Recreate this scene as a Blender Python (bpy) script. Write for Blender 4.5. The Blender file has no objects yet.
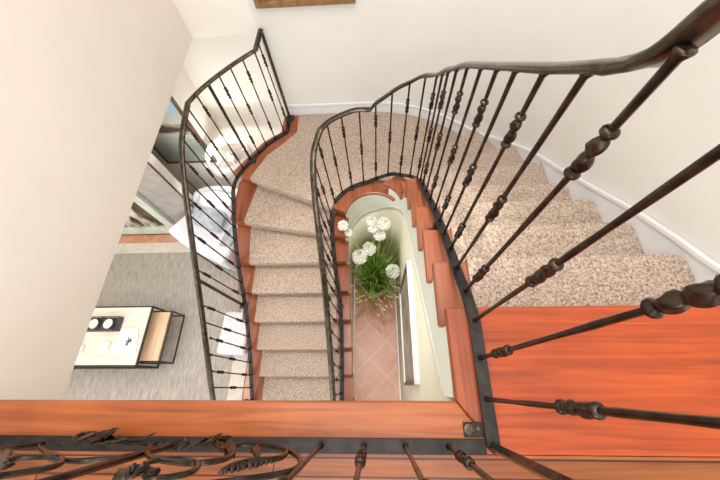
import bpy, bmesh, math, random
from mathutils import Vector, Matrix
random.seed(7)
SC = bpy.context.scene
COL = SC.collection
PI = math.pi
CZ = 4.14                      # camera height above the living room floor
LZ = 3.06                      # landing level
RISE = 0.17
def zk(k): return LZ - RISE * k

# ---------------------------------------------------------------- camera
cam_data = bpy.data.cameras.new('camera'); cam = bpy.data.objects.new('camera', cam_data); COL.objects.link(cam)
cam_data.sensor_width = 36; cam_data.lens = 314.6 / 720 * 36; cam_data.clip_start = 0.01
p_, r_, y_ = math.radians(25.335), math.radians(-6.437), math.radians(5.868)
cam.matrix_world = Matrix.Translation((0, 0, CZ)) @ (Matrix.Rotation(y_, 4, 'Z') @ Matrix.Rotation(p_, 4, 'X') @ Matrix.Rotation(r_, 4, 'Z'))
SC.camera = cam
# ---------------------------------------------------------------- light
w = bpy.data.worlds.new('world'); SC.world = w; w.use_nodes = True
w.node_tree.nodes['Background'].inputs[0].default_value = (0.95, 0.97, 1.0, 1)
w.node_tree.nodes['Background'].inputs[1].default_value = 1.0
def area(name, loc, rot, sx, sy, power, col=(1, 1, 1)):
    l = bpy.data.lights.new(name, 'AREA'); l.shape = 'RECTANGLE'; l.size = sx; l.size_y = sy; l.energy = power; l.color = col
    o = bpy.data.objects.new(name, l); COL.objects.link(o); o.location = loc; o.rotation_euler = rot; return o
area('stair_fill', (-0.1, 0.6, 5.6), (0, 0, 0), 2.0, 3.0, 60, (1, 0.98, 0.97))  # added soft fill over the stairs, no lamp fitting behind it
_d = bpy.data.lights.new('well_fill_spot', 'SPOT'); _d.energy = 260; _d.spot_size = math.radians(34); _d.spot_blend = 0.6; _d.shadow_soft_size = 0.12; _d.color = (1, 0.97, 0.92)  # added spot that brightens the well, not an existing lamp
_o = bpy.data.objects.new('well_fill_spot', _d); COL.objects.link(_o); _o.location = (-0.05, 0.9, 5.55)
area('upper_back_fill', (-0.2, -2.9, 4.4), (math.radians(80), 0, 0), 2.4, 2.2, 45, (0.93, 0.96, 1))  # added fill from the open side behind the camera, no window there
area('lower_back_fill', (-2.8, -2.9, 1.5), (math.radians(85), 0, 0), 4.0, 2.0, 60, (0.95, 0.97, 1))  # added fill for the lower room through its open side, no window
area('living_fill', (-3.1, 0.6, 2.53), (0, 0, 0), 2.6, 3.0, 52, (1, 0.97, 0.92))  # added fill panel below the living room ceiling, stands for no known lamp
SC.view_settings.view_transform = 'Standard'; SC.view_settings.look = 'None'
SC.view_settings.gamma = 1; SC.view_settings.use_curve_mapping = False
SC.view_settings.exposure = 0.07

# ---------------------------------------------------------------- materials
def lin(c):
    return tuple(((v/255)/12.92 if v/255 <= 0.04045 else ((v/255+0.055)/1.055)**2.4) for v in c) + (1,)
def newmat(name, rgb, rough=0.6, metal=0.0, spec=0.5):
    m = bpy.data.materials.new(name); m.use_nodes = True
    b = m.node_tree.nodes['Principled BSDF']
    b.inputs['Base Color'].default_value = lin(rgb); b.inputs['Roughness'].default_value = rough
    b.inputs['Metallic'].default_value = metal; b.inputs['Specular IOR Level'].default_value = spec
    return m, m.node_tree, b
def coords(t, scale=(1, 1, 1), rot=(0, 0, 0), loc=(0, 0, 0)):
    tc = t.nodes.new('ShaderNodeTexCoord'); mp = t.nodes.new('ShaderNodeMapping')
    mp.inputs['Scale'].default_value = scale; mp.inputs['Rotation'].default_value = rot; mp.inputs['Location'].default_value = loc
    t.links.new(tc.outputs['Object'], mp.inputs['Vector']); return mp.outputs['Vector']
def noise(t, vec, scale, detail=3, rough=0.6, dist=0.0):
    n = t.nodes.new('ShaderNodeTexNoise'); n.inputs['Scale'].default_value = scale; n.inputs['Detail'].default_value = detail
    n.inputs['Roughness'].default_value = rough; n.inputs['Distortion'].default_value = dist
    t.links.new(vec, n.inputs['Vector']); return n.outputs['Fac']
def ramp(t, fac, stops):
    r = t.nodes.new('ShaderNodeValToRGB'); e = r.color_ramp.elements
    e[0].position = stops[0][0]; e[0].color = lin(stops[0][1]); e[1].position = stops[-1][0]; e[1].color = lin(stops[-1][1])
    for p, c in stops[1:-1]:
        q = e.new(p); q.color = lin(c)
    t.links.new(fac, r.inputs['Fac']); return r.outputs['Color']
def bump(t, b, fac, strength=0.3, dist=0.01):
    n = t.nodes.new('ShaderNodeBump'); n.inputs['Strength'].default_value = strength; n.inputs['Distance'].default_value = dist
    t.links.new(fac, n.inputs['Height']); t.links.new(n.outputs['Normal'], b.inputs['Normal'])
def mix(t, a, b_, fac, mode='MIX'):
    m = t.nodes.new('ShaderNodeMix'); m.data_type = 'RGBA'; m.blend_type = mode
    if isinstance(fac, (int, float)): m.inputs[0].default_value = fac
    else: t.links.new(fac, m.inputs[0])
    for s, v in ((6, a), (7, b_)):
        if isinstance(v, tuple): m.inputs[s].default_value = v
        else: t.links.new(v, m.inputs[s])
    return m.outputs[2]
def noisy(name, stops, scale, rough=0.6, stretch=(1, 1, 1), bmp=0.0, metal=0, detail=4, spec=0.5, dist=0.0, rot=(0, 0, 0), bdist=0.01):
    m, t, b = newmat(name, stops[0][1], rough, metal, spec)
    v = coords(t, stretch, rot); f = noise(t, v, scale, detail, 0.6, dist)
    t.links.new(ramp(t, f, stops), b.inputs['Base Color'])
    if bmp: bump(t, b, f, bmp, bdist)
    return m
def paint(name, rgb, rough=0.75, amp=4):
    a = tuple(max(0, c-amp) for c in rgb); c = tuple(min(255, c+amp) for c in rgb)
    return noisy(name, [(0.3, a), (0.7, c)], 3.0, rough, bmp=0.02, spec=0.25)

M = {}
M['wall'] = paint('wall_paint_cream', (243, 238, 228), amp=2)
M['wall_green'] = paint('wall_paint_stairwell', (232, 231, 224), amp=2)
M['wall_well'] = paint('well_paint', (238, 234, 212), amp=2)
M['stringer'] = paint('pale_green_white_stringer_paint', (236, 241, 228), amp=2)
M['wall_left'] = paint('left_wall_paint', (238, 230, 220), amp=2)
M['white'] = paint('white_trim_paint', (236, 238, 240), 0.45, 2)
M['skirt'] = paint('grey_white_skirt_paint', (240, 242, 245), 0.5, 2)
M['ceiling'] = paint('ceiling_paint', (240, 238, 232), 0.9, 2)
def wood(name, dark, mid, light, ax=0, rough=0.3, sc=7.0, planks=None):
    m, t, b = newmat(name, mid, rough, 0, 0.5)
    st = [34, 34, 34]; st[ax] = 1.5
    v = coords(t, tuple(st))
    f = noise(t, v, sc/7.0, 5, 0.6, 1.2)
    c = ramp(t, f, [(0.3, dark), (0.5, mid), (0.72, light)])
    v2 = coords(t, (1, 1, 1)); f2 = noise(t, v2, 3.0, 2)
    c = mix(t, c, ramp(t, f2, [(0.3, dark), (0.7, light)]), 0.3)
    oi = t.nodes.new('ShaderNodeObjectInfo')
    hs = t.nodes.new('ShaderNodeHueSaturation')
    mr = t.nodes.new('ShaderNodeMapRange'); mr.inputs['To Min'].default_value = 0.92; mr.inputs['To Max'].default_value = 1.07
    t.links.new(oi.outputs['Random'], mr.inputs['Value']); t.links.new(mr.outputs[0], hs.inputs['Value'])
    t.links.new(c, hs.inputs['Color']); c = hs.outputs['Color']
    if planks:
        br = t.nodes.new('ShaderNodeTexBrick'); br.inputs['Scale'].default_value = 1
        br.inputs['Brick Width'].default_value = planks[0]; br.inputs['Row Height'].default_value = planks[1]
        br.inputs['Mortar Size'].default_value = 0.0025; br.inputs['Mortar Smooth'].default_value = 0.2
        br.inputs['Color1'].default_value = (1, 1, 1, 1); br.inputs['Color2'].default_value = (0.72, 0.7, 0.68, 1); br.inputs['Mortar'].default_value = (0.16, 0.1, 0.07, 1)
        vv = coords(t, (1, 1, 1), (0, 0, 0), planks[2]); t.links.new(vv, br.inputs['Vector'])
        c = mix(t, c, br.outputs['Color'], 1.0, 'MULTIPLY')
    t.links.new(c, b.inputs['Base Color']); bump(t, b, f, 0.05, 0.004)
    return m
M['wood_orange'] = wood('orange_varnished_wood', (118, 50, 22), (172, 70, 30), (204, 94, 44), 0, 0.28)
M['wood_tread'] = wood('tread_wood', (104, 58, 36), (150, 82, 52), (176, 102, 68), 1, 0.32)
M['wood_nosing'] = wood('landing_nosing_wood', (118, 58, 28), (172, 90, 44), (200, 116, 62), 0, 0.3)
M['wood_strip'] = wood('side_nosing_wood', (112, 52, 30), (160, 76, 42), (186, 98, 58), 1, 0.3)
M['wood_plank'] = wood('plank_floor_wood', (116, 62, 30), (176, 98, 50), (206, 130, 72), 0, 0.3, planks=(1.4, 0.045, (0.3, 0.002, 0)))
# metal
def iron(name, base, hi, rough=0.38):
    m = noisy(name, [(0.3, base), (0.7, hi)], 30, rough, metal=0.85, bmp=0.15, bdist=0.002, spec=0.6)
    return m
M['iron'] = iron('wrought_iron', (30, 26, 23), (84, 72, 60), 0.24)
M['iron_rail'] = iron('handrail_iron', (50, 45, 38), (106, 97, 84), 0.22)
M['iron_shoe'] = iron('shoe_iron', (48, 46, 46), (70, 66, 64), 0.5)
M['iron_black'] = noisy('black_metal', [(0.3, (38, 38, 40)), (0.7, (60, 60, 62))], 20, 0.5, metal=0.3)
# carpet
def carpet(name, cols, scale):
    m, t, b = newmat(name, cols[1], 0.95, 0, 0.1)
    v = coords(t); f = noise(t, v, scale, 3, 0.7)
    vo = t.nodes.new('ShaderNodeTexVoronoi'); vo.inputs['Scale'].default_value = scale*1.3; t.links.new(v, vo.inputs['Vector'])
    c = ramp(t, f, [(0.32, cols[0]), (0.48, cols[1]), (0.64, cols[2])])
    c2 = mix(t, c, ramp(t, vo.outputs['Distance'], [(0.0, cols[2]), (0.7, cols[0])]), 0.35)
    t.links.new(c2, b.inputs['Base Color']); bump(t, b, vo.outputs['Distance'], 0.7, 0.006)
    return m
M['carpet'] = carpet('berber_carpet', ((116, 94, 80), (196, 175, 157), (236, 218, 204)), 95)
M['sofa'] = carpet('light_upholstery', ((218, 219, 225), (230, 230, 236), (242, 242, 247)), 25)
M['sofa_blue'] = carpet('pale_blue_upholstery', ((196, 202, 210), (210, 215, 221), (222, 226, 232)), 22)
M['pillow'] = carpet('grey_pillow_fabric', ((150, 156, 162), (172, 178, 184), (196, 200, 205)), 16)
M['stool'] = carpet('white_knit', ((206, 210, 216), (232, 234, 238), (250, 250, 252)), 30)
M['rug'] = noisy('grey_streaked_rug', [(0.3, (154, 146, 136)), (0.5, (174, 166, 156)), (0.7, (190, 182, 172))], 6, 0.95, (7, 1.2, 1), bmp=0.1, spec=0.1)
M['rug_border'] = noisy('cream_rug_border', [(0.3, (208, 200, 184)), (0.7, (226, 219, 205))], 9, 0.9, spec=0.1)
# tile
def tile():
    m, t, b = newmat('terracotta_diamond_tile', (190, 110, 76), 0.35)
    a = PI/4
    # put a tile corner at (-0.08, 0.74)
    x0 = -0.08*math.cos(a) - 0.74*math.sin(a); y0 = -0.08*math.sin(a) + 0.74*math.cos(a)
    v = coords(t, (1, 1, 1), (0, 0, a), (-x0, -y0, 0))
    br = t.nodes.new('ShaderNodeTexBrick'); br.offset = 0; br.squash = 1
    br.inputs['Scale'].default_value = 1; br.inputs['Brick Width'].default_value = 0.29; br.inputs['Row Height'].default_value = 0.29
    br.inputs['Mortar Size'].default_value = 0.006; br.inputs['Mortar Smooth'].default_value = 0.3
    br.inputs['Color1'].default_value = (0, 0, 0, 1); br.inputs['Color2'].default_value = (1, 1, 1, 1); br.inputs['Mortar'].default_value = (0.5, 0.5, 0.5, 1)
    t.links.new(v, br.inputs['Vector'])
    f = noise(t, coords(t), 6, 5, 0.65)
    c = ramp(t, f, [(0.3, (186, 130, 104)), (0.5, (212, 164, 138)), (0.7, (224, 186, 166))])
    c = mix(t, c, mix(t, lin((200, 124, 86)), lin((206, 156, 130)), br.outputs['Color']), 0.5)
    c = mix(t, c, lin((214, 186, 160)), br.outputs['Fac'])
    t.links.new(c, b.inputs['Base Color']); bump(t, b, f, 0.05, 0.01)
    return m
M['tile'] = tile()
M['stone'] = noisy('grey_plaster_stone', [(0.3, (158, 150, 142)), (0.5, (170, 163, 156)), (0.7, (184, 177, 172))], 5, 0.6, (1, 1, 2), bmp=0.05, dist=0.4)
M['mint'] = noisy('pale_green_paint', [(0.3, (196, 204, 190)), (0.7, (222, 228, 216))], 8, 0.5)
M['birch'] = noisy('birch_log_bark', [(0.3, (186, 178, 150)), (0.7, (232, 226, 206))], 12, 0.7)
M['soot'] = noisy('dark_firebox', [(0.3, (80, 66, 50)), (0.7, (112, 94, 70))], 6, 0.9)
M['table_wood'] = noisy('whitewashed_wood', [(0.3, (214, 198, 178)), (0.5, (232, 220, 204)), (0.7, (242, 234, 222))], 3, 0.4, (1, 9, 1))
M['table_wood2'] = noisy('light_oak', [(0.3, (208, 172, 136)), (0.7, (232, 202, 172))], 3, 0.4, (9, 1, 1))
M['candle'] = noisy('candle_wax', [(0.3, (232, 222, 208)), (0.7, (246, 240, 230))], 10, 0.5)
M['jar'] = noisy('smoked_glass_jar', [(0.3, (60, 58, 60)), (0.7, (92, 90, 92))], 8, 0.2)
M['paper'] = noisy('white_paper', [(0.3, (234, 236, 240)), (0.7, (244, 246, 248))], 8, 0.6)
M['paper_grey'] = noisy('grey_print', [(0.3, (204, 208, 214)), (0.7, (220, 223, 228))], 8, 0.6)
M['ink'] = noisy('dark_ink', [(0.3, (70, 62, 66)), (0.7, (96, 86, 88))], 20, 0.6)
M['frame_dark'] = noisy('dark_bronze_frame', [(0.3, (84, 66, 48)), (0.7, (122, 98, 70))], 12, 0.4, metal=0.2)
M['frame_gold'] = noisy('gilt_wood_frame', [(0.3, (120, 84, 44)), (0.7, (168, 126, 76))], 14, 0.4, metal=0.2)
M['frame_white'] = noisy('white_frame', [(0.3, (224, 228, 234)), (0.7, (240, 243, 247))], 10, 0.4)
M['canvas_grey'] = noisy('muted_brown_canvas', [(0.3, (120, 108, 92)), (0.5, (158, 146, 128)), (0.7, (182, 174, 158))], 5, 0.7)
M['pot'] = noisy('stone_pot', [(0.3, (170, 150, 122)), (0.7, (204, 186, 158))], 8, 0.7)
M['soil'] = noisy('dark_soil', [(0.3, (60, 46, 34)), (0.7, (92, 74, 54))], 40, 0.95)
M['leaf'] = noisy('grass_green', [(0.3, (88, 136, 46)), (0.5, (150, 192, 76)), (0.7, (214, 230, 140))], 9, 0.55)
M['leaf_tip'] = noisy('dry_straw_tip', [(0.3, (196, 184, 140)), (0.7, (228, 220, 182))], 9, 0.6)
M['puff'] = noisy('white_flower_head', [(0.3, (222, 222, 208)), (0.7, (248, 247, 240))], 40, 0.9, bmp=0.8, bdist=0.01, spec=0.1)
M['shade'] = newmat('lamp_shade_fabric', (244, 244, 240), 0.8)[0]
_b = M['shade'].node_tree.nodes['Principled BSDF']; _b.inputs['Transmission Weight'].default_value = 0.0
M['bulb'] = newmat('glowing_bulb', (255, 250, 240))[0]
_b = M['bulb'].node_tree.nodes['Principled BSDF']; _b.inputs['Emission Color'].default_value = (1, 0.95, 0.86, 1); _b.inputs['Emission Strength'].default_value = 4
M['chrome'] = noisy('brushed_nickel', [(0.3, (170, 172, 176)), (0.7, (200, 202, 206))], 30, 0.3, metal=0.9)
def painting_mat():
    m, t, b = newmat('landscape_canvas', (140, 150, 150), 0.6)
    tc = t.nodes.new('ShaderNodeTexCoord'); sp = t.nodes.new('ShaderNodeSeparateXYZ'); t.links.new(tc.outputs['Object'], sp.inputs[0])
    n = noise(t, coords(t, (2, 1, 6)), 2.5, 5, 0.65, 0.6)
    ad = t.nodes.new('ShaderNodeMath'); ad.operation = 'MULTIPLY_ADD'; ad.inputs[1].default_value = 0.16; t.links.new(n, ad.inputs[0])
    mr = t.nodes.new('ShaderNodeMapRange'); mr.inputs['From Min'].default_value = 0.0; mr.inputs['From Max'].default_value = 1.15
    t.links.new(sp.outputs['Z'], mr.inputs['Value']); t.links.new(mr.outputs[0], ad.inputs[2])
    c = ramp(t, ad.outputs[0], [(0.0, (148, 156, 144)), (0.34, (164, 174, 162)), (0.50, (200, 202, 190)), (0.55, (84, 64, 52)), (0.60, (96, 74, 60)),
                                (0.64, (206, 200, 184)), (0.78, (180, 190, 188)), (0.86, (160, 200, 226)), (1.0, (190, 218, 240))])
    t.links.new(c, b.inputs['Base Color']); return m
M['painting'] = painting_mat()

# ---------------------------------------------------------------- helpers
class MB:
    def __init__(s): s.v = []; s.f = []
    def add(s, vs, fs):
        o = len(s.v); s.v += [tuple(v) for v in vs]; s.f += [tuple(i+o for i in f) for f in fs]; return s
    def box(s, x0, x1, y0, y1, z0, z1):
        return s.add([(x, y, z) for z in (z0, z1) for y in (y0, y1) for x in (x0, x1)],
                     [(0, 2, 3, 1), (4, 5, 7, 6), (0, 1, 5, 4), (2, 6, 7, 3), (0, 4, 6, 2), (1, 3, 7, 5)])
    def bar(s, a, b, wx, wy=None):       # square bar between two points
        a = Vector(a); b = Vector(b); wy = wy or wx; d = (b-a).normalized()
        u = d.cross(Vector((0, 0, 1)));
        if u.length < 1e-3: u = Vector((1, 0, 0))
        u.normalize(); n = u.cross(d)
        vs = []
        for p in (a, b):
            for q, r in ((-1, -1), (1, -1), (1, 1), (-1, 1)): vs.append(p + u*q*wx/2 + n*r*wy/2)
        return s.add(vs, [(0, 3, 2, 1), (4, 5, 6, 7), (0, 1, 5, 4), (1, 2, 6, 5), (2, 3, 7, 6), (3, 0, 4, 7)])
    def prism(s, poly, z0, z1):          # poly list of (x,y); z may be callables
        n = len(poly); a = sum(poly[i][0]*poly[(i+1) % n][1]-poly[(i+1) % n][0]*poly[i][1] for i in range(n))
        if a < 0: poly = poly[::-1]
        g = lambda z, p: z(p) if callable(z) else z
        vs = [(p[0], p[1], g(z0, p)) for p in poly] + [(p[0], p[1], g(z1, p)) for p in poly]
        return s.add(vs, [tuple(range(n))[::-1], tuple(range(n, 2*n))] + [(i, (i+1) % n, n+(i+1) % n, n+i) for i in range(n)])
    def lathe(s, prof, c=(0, 0, 0), n=16, sx=1, sy=1, twist=0, square=0.0, cap=True):
        vs = []
        for j, (r, z) in enumerate(prof):
            for i in range(n):
                a = 2*PI*i/n + twist*z
                vs.append((c[0]+r*sx*math.cos(a), c[1]+r*sy*math.sin(a), c[2]+z))
        fs = [(j*n+i, j*n+(i+1) % n, (j+1)*n+(i+1) % n, (j+1)*n+i) for j in range(len(prof)-1) for i in range(n)]
        if cap: fs += [tuple(range(n))[::-1], tuple(range((len(prof)-1)*n, len(prof)*n))]
        return s.add(vs, fs)
    def sweep(s, pts, prof, up=(0, 0, 1), taper=None, horizontal_side=True):
        pts = [Vector(p) for p in pts]; N = len(pts); n = len(prof); vs = []; up = Vector(up); last = None
        for i, p in enumerate(pts):
            t = (pts[min(i+1, N-1)]-pts[max(i-1, 0)]).normalized()
            sd = t.cross(up)
            if sd.length < 1e-3: sd = last or Vector((1, 0, 0))
            sd.normalize(); last = sd; u = sd.cross(t)
            k = taper(i/(N-1)) if taper else 1
            for a, b in prof: vs.append(p + sd*a*k + u*b*k)
        fs = [(j*n+i, j*n+(i+1) % n, (j+1)*n+(i+1) % n, (j+1)*n+i) for j in range(N-1) for i in range(n)]
        fs += [tuple(range(n))[::-1], tuple(range((N-1)*n, N*n))]
        return s.add(vs, fs)
    def ball(s, c, r, n=12, sz=1, f=None):
        vs = []; fs = []
        for j in range(1, n):
            for i in range(2*n):
                a = PI*j/n; b = PI*i/n; rr = r*(f(a, b) if f else 1)
                vs.append((c[0]+rr*math.sin(a)*math.cos(b), c[1]+rr*math.sin(a)*math.sin(b), c[2]+rr*math.cos(a)*sz))
        vs += [(c[0], c[1], c[2]+r*sz), (c[0], c[1], c[2]-r*sz)]; T = len(vs)-2
        m = 2*n
        for j in range(n-2):
            for i in range(m): fs.append((j*m+i, (j+1)*m+i, (j+1)*m+(i+1) % m, j*m+(i+1) % m))
        for i in range(m): fs.append((T, i, (i+1) % m)); fs.append((T+1, (n-2)*m+(i+1) % m, (n-2)*m+i))
        return s.add(vs, fs)
    def build(s, name, mat, parent=None, smooth=False, bevel=0, segs=2, origin=None):
        o_ = Vector(origin) if origin is not None else Vector((0, 0, 0))
        me = bpy.data.meshes.new(name); me.from_pydata([tuple(Vector(v)-o_) for v in s.v], [], s.f)
        bm = bmesh.new(); bm.from_mesh(me); bmesh.ops.recalc_face_normals(bm, faces=bm.faces); bm.to_mesh(me); bm.free()
        if smooth:
            for p in me.polygons: p.use_smooth = True
        o = bpy.data.objects.new(name, me); COL.objects.link(o)
        if isinstance(mat, (list, tuple)):
            for q in mat: me.materials.append(q)
        else: me.materials.append(mat)
        o.location = o_
        if parent:
            o.parent = parent; o.location = o_ - parent_world(parent)
        if bevel:
            b = o.modifiers.new('bevel', 'BEVEL'); b.width = bevel; b.segments = segs; b.limit_method = 'ANGLE'; b.angle_limit = math.radians(40)
        return o
def parent_world(p):
    v = Vector(p.location)
    while p.parent: p = p.parent; v += Vector(p.location)
    return v
def tag(o, label, cat, group=None, kind=None):
    o['label'] = label; o['category'] = cat
    if group: o['group'] = group
    if kind: o['kind'] = kind
    return o
def thing(name, label, cat, loc, group=None):
    o = bpy.data.objects.new(name, None); COL.objects.link(o); o.location = loc; o.empty_display_size = 0.1
    return tag(o, label, cat, group)
def struct(o, label=None):
    o['kind'] = 'structure'
    if label: o['label'] = label
    return o
def circ(n, rx, ry=None): 
    ry = ry or rx
    return [(rx*math.cos(2*PI*i/n), ry*math.sin(2*PI*i/n)) for i in range(n)]
def smooth_path(pts, step=0.02):
    pts = [Vector(p) for p in pts]; out = []
    for i in range(len(pts)-1):
        p0 = pts[max(i-1, 0)]; p1 = pts[i]; p2 = pts[i+1]; p3 = pts[min(i+2, len(pts)-1)]
        n = max(2, int((p2-p1).length/step))
        for j in range(n):
            t = j/n
            out.append(0.5*((2*p1)+(-p0+p2)*t+(2*p0-5*p1+4*p2-p3)*t*t+(-p0+3*p1-3*p2+p3)*t**3))
    out.append(pts[-1]); return out
def lin_path(pts, step=0.02):
    pts = [Vector(p) for p in pts]; out = []
    for a, b in zip(pts, pts[1:]):
        n = max(1, int((b-a).length/step))
        for j in range(n): out.append(a.lerp(b, j/n))
    out.append(pts[-1]); return out
def resample(pts, step):
    out = [pts[0].copy()]; acc = 0
    for a, b in zip(pts, pts[1:]):
        L = (b.xy-a.xy).length; d = step-acc
        while d <= L and L > 0:
            out.append(a.lerp(b, d/L)); d += step
        acc = L-(d-step)
    return out

# ---------------------------------------------------------------- plan curves
CY = 1.38
def ucurve(r, y0=-1.6, ro=None, y1=-1.6):
    p = [(r, y0)]
    n = 40
    y = y0
    p += [(r, y0+(CY-y0)*i/60) for i in range(1, 60)]
    p += [(r*math.cos(PI*i/n), CY+r*math.sin(PI*i/n)) for i in range(n+1)]
    p += [(-r, CY+(y1-CY)*i/60) for i in range(1, 61)]
    return [Vector(q) for q in p]
IN_WOOD = ucurve(0.245); IN_BODY = ucurve(0.279); IN_CARP = ucurve(0.385); IN_STR = ucurve(0.268)
def ocurve(r, xs, tail):
    p = [(r, -1.6+(CY+1.6)*i/60) for i in range(60)]
    p += [(r*math.cos(PI/2*i/24), CY+r*math.sin(PI/2*i/24)) for i in range(25)]
    q = lin_path([(p[-1][0], p[-1][1], 0)]+[(a, b, 0) for a, b in tail], 0.05)
    return [Vector(a) for a in p] + [v.xy for v in q[1:]]
OUT_WOOD = ocurve(1.249, 0, [(-0.93, 2.638), (-0.94, 2.41), (-1.05, 2.33), (-1.13, 2.26), (-1.25, 2.08), (-1.37, 1.91), (-1.39, 1.47), (-1.37, 1.09), (-1.33, 0.6), (-1.32, -1.6)])
OUT_CARP = ocurve(1.2525, 0, [(-0.77, 2.618), (-0.77, 2.39), (-0.89, 2.25), (-1.04, 2.10), (-1.17, 1.85), (-1.24, 1.47), (-1.20, 1.09), (-1.195, -1.6)])
def cross(path, P, Q, near):
    P = Vector(P); Q = Vector(Q); d = Q-P; nrm = Vector((-d.y, d.x)); best = None
    for i in range(len(path)-1):
        a = (path[i]-P).dot(nrm); b = (path[i+1]-P).dot(nrm)
        if a*b <= 0 and a != b:
            t = a/(a-b); x = path[i].lerp(path[i+1], t); dist = (x-Vector(near)).length
            if best is None or dist < best[0]: best = (dist, i+t, x)
    return best
def sub(path, ta, tb):
    def at(t): i = min(int(t), len(path)-2); return path[i].lerp(path[i+1], t-i)
    out = [at(ta)] + [path[i] for i in range(int(ta)+1, int(tb)+1) if i > ta+0.05 and i < tb-0.05] + [at(tb)]
    return out
def pol(a, r): return (r*math.cos(math.radians(a)), CY+r*math.sin(math.radians(a)))
NOSE = {0: ((0.245, 0.25), (1.26, 0.25)), 1: ((0.245, 0.482), (1.26, 0.482)), 2: ((0.245, 0.72), (1.26, 0.72)), 3: ((0.245, 0.957), (1.26, 0.957)),
        4: ((0.245, 1.188), (1.26, 1.188)), 5: ((0.245, 1.40), (1.25, 1.50)), 6: (pol(26, 0.245), (1.17, 1.83)), 7: (pol(70, 0.245), (0.98, 2.17)),
        8: ((-0.245, 1.43), (-1.37, 1.911)), 9: ((-0.245, 1.267), (-1.38, 1.467))}
for k in range(10, 18):
    y = 1.09-0.243*(k-10); NOSE[k] = ((-0.245, y), (-1.35, y))
def shift_back(k, d):        # nose line moved uphill
    a, b = map(Vector, NOSE[k]); m = (a+b)/2; n = Vector((-(b-a).y, (b-a).x)).normalized()
    pa, pb = map(Vector, NOSE[k-1]) if k else (a-Vector((0, 1)), b-Vector((0, 1)))
    if n.dot((pa+pb)/2-m) < 0: n = -n
    return a+n*d, b+n*d
# ================================================================ STRUCTURE
struct(MB().box(-5.6, 1.6, -3.0, 3.3, -0.1, 0).build('floor', M['tile']))
# landing deck
struct(MB().box(-1.48, 1.6, -1.8, -0.172, LZ-0.2, LZ).build('floor_landing', M['wood_plank']))
struct(MB().box(0.345, 1.27, -0.172, 0.25, LZ-0.04, LZ).build('trim_1', M['wood_orange'], bevel=0.006))
struct(MB().prism([(-1.48, -0.036), (0.24, -0.036), (0.345, -0.172), (-1.48, -0.172)], LZ-0.045, LZ).build('trim_2', M['wood_nosing'], bevel=0.006))
struct(MB().prism([(0.2415, -0.036), (0.2415, 0.25), (0.343, 0.25), (0.3465, -0.1705)], LZ-0.045, LZ).build('trim_3', M['wood_strip'], bevel=0.006))
struct(MB().box(-1.48, 1.26, -0.17, -0.05, LZ-0.2, LZ-0.046).box(0.28, 1.26, -0.05, 0.22, LZ-0.2, LZ-0.046).build('trim_4', M['wall']))
# outer curved wall
def strip_wall(path, z0, z1, th, out=True):
    mb = MB(); n = len(path); vs = []
    for i, p in enumerate(path):
        t = (path[min(i+1, n-1)]-path[max(i-1, 0)]).normalized(); nr = Vector((t.y, -t.x)) * (1 if out else -1)
        q = p+nr*th
        a = z0(i) if callable(z0) else z0; b = z1(i) if callable(z1) else z1
        vs += [(p.x, p.y, a), (p.x, p.y, b), (q.x, q.y, b), (q.x, q.y, a)]
    fs = [(4*i+j, 4*i+(j+1) % 4, 4*i+4+(j+1) % 4, 4*i+4+j) for i in range(n-1) for j in range(4)] + [(0, 1, 2, 3), (4*n-4, 4*n-1, 4*n-2, 4*n-3)]
    return mb.add(vs, fs)
def outer_path(r, xend=-0.92, y0=-3.0, n=48):
    p = [Vector((r, y0+(CY-y0)*i/30)) for i in range(30)]
    p += [Vector((r*math.cos(PI/2*i/n), CY+r*math.sin(PI/2*i/n))) for i in range(n+1)]
    p += [Vector((xend*i/10, CY+r)) for i in range(1, 11)]
    return p
wp = outer_path(1.27)
o = strip_wall(wp, 0.0, 5.66, 0.15).build('wall_right', M['wall_green'], smooth=True); struct(o)
m = o.modifiers.new('es', 'EDGE_SPLIT'); m.split_angle = math.radians(40)
struct(MB().box(-1.63, -0.92, 2.65, 2.8, CZ-1.59, 5.66).build('wall_far_upper', M['wall']))
struct(MB().box(-1.63, -1.48, -3.0, 2.65, CZ-1.59, 5.66).build('wall_left', M['wall_left']))
struct(MB().box(-1.63, 1.42, -3.0, 2.8, 5.66, 5.76).build('ceiling', M['ceiling']))
struct(MB().box(-5.6, -1.64, -3.0, 3.3, CZ-1.59, CZ-1.40).box(-1.64, -0.92, 2.81, 3.3, CZ-1.59, CZ-1.40).build('ceiling_living', M['ceiling']))
struct(MB().box(-5.6, -0.92, 3.1, 3.3, 0, CZ-1.59).build('wall_living_far', M['wall']))
struct(MB().box(-5.75, -5.6, -3.0, 3.3, 0, CZ-1.4).build('wall_living_left', M['wall']))
# skirting that follows the stair up the curved wall, then runs level round the half landing
capD = [(-3.0, 0.94), (0.16, 0.94), (0.24, 1.02), (0.424, 1.152), (0.544, 1.217), (0.783, 1.365), (1.026, 1.54), (1.38, 1.79)]
angD = [(0, 1.79), (28, 2.16), (36, 2.25), (43, 2.29), (50, 2.30), (90, 2.30)]
def interp(tab, x):
    for (a, b), (c, d) in zip(tab, tab[1:]):
        if x <= c: return b+(d-b)*max(0, (x-a))/(c-a)
    return tab[-1][1]
def captop(p):
    if p.y < CY and p.x > 0.5: return CZ-interp(capD, p.y)
    if p.x > 0: return CZ-interp(angD, math.degrees(math.atan2(p.y-CY, p.x)))
    return CZ-2.30
def dense(path, step=0.04): return [v.xy for v in lin_path([(p.x, p.y, 0) for p in path], step)]
sp = dense([p for p in outer_path(1.268, -0.915) if p.y > -1.7])
struct(strip_wall(sp, lambda i: captop(sp[i])-0.60 if captop(sp[i]) > CZ-2.2 else CZ-2.46, lambda i: captop(sp[i])-0.012, -0.014).build('baseboard_stair', M['skirt']))
sp2 = dense([p for p in outer_path(1.267, -0.913) if p.y > -1.7])
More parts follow.
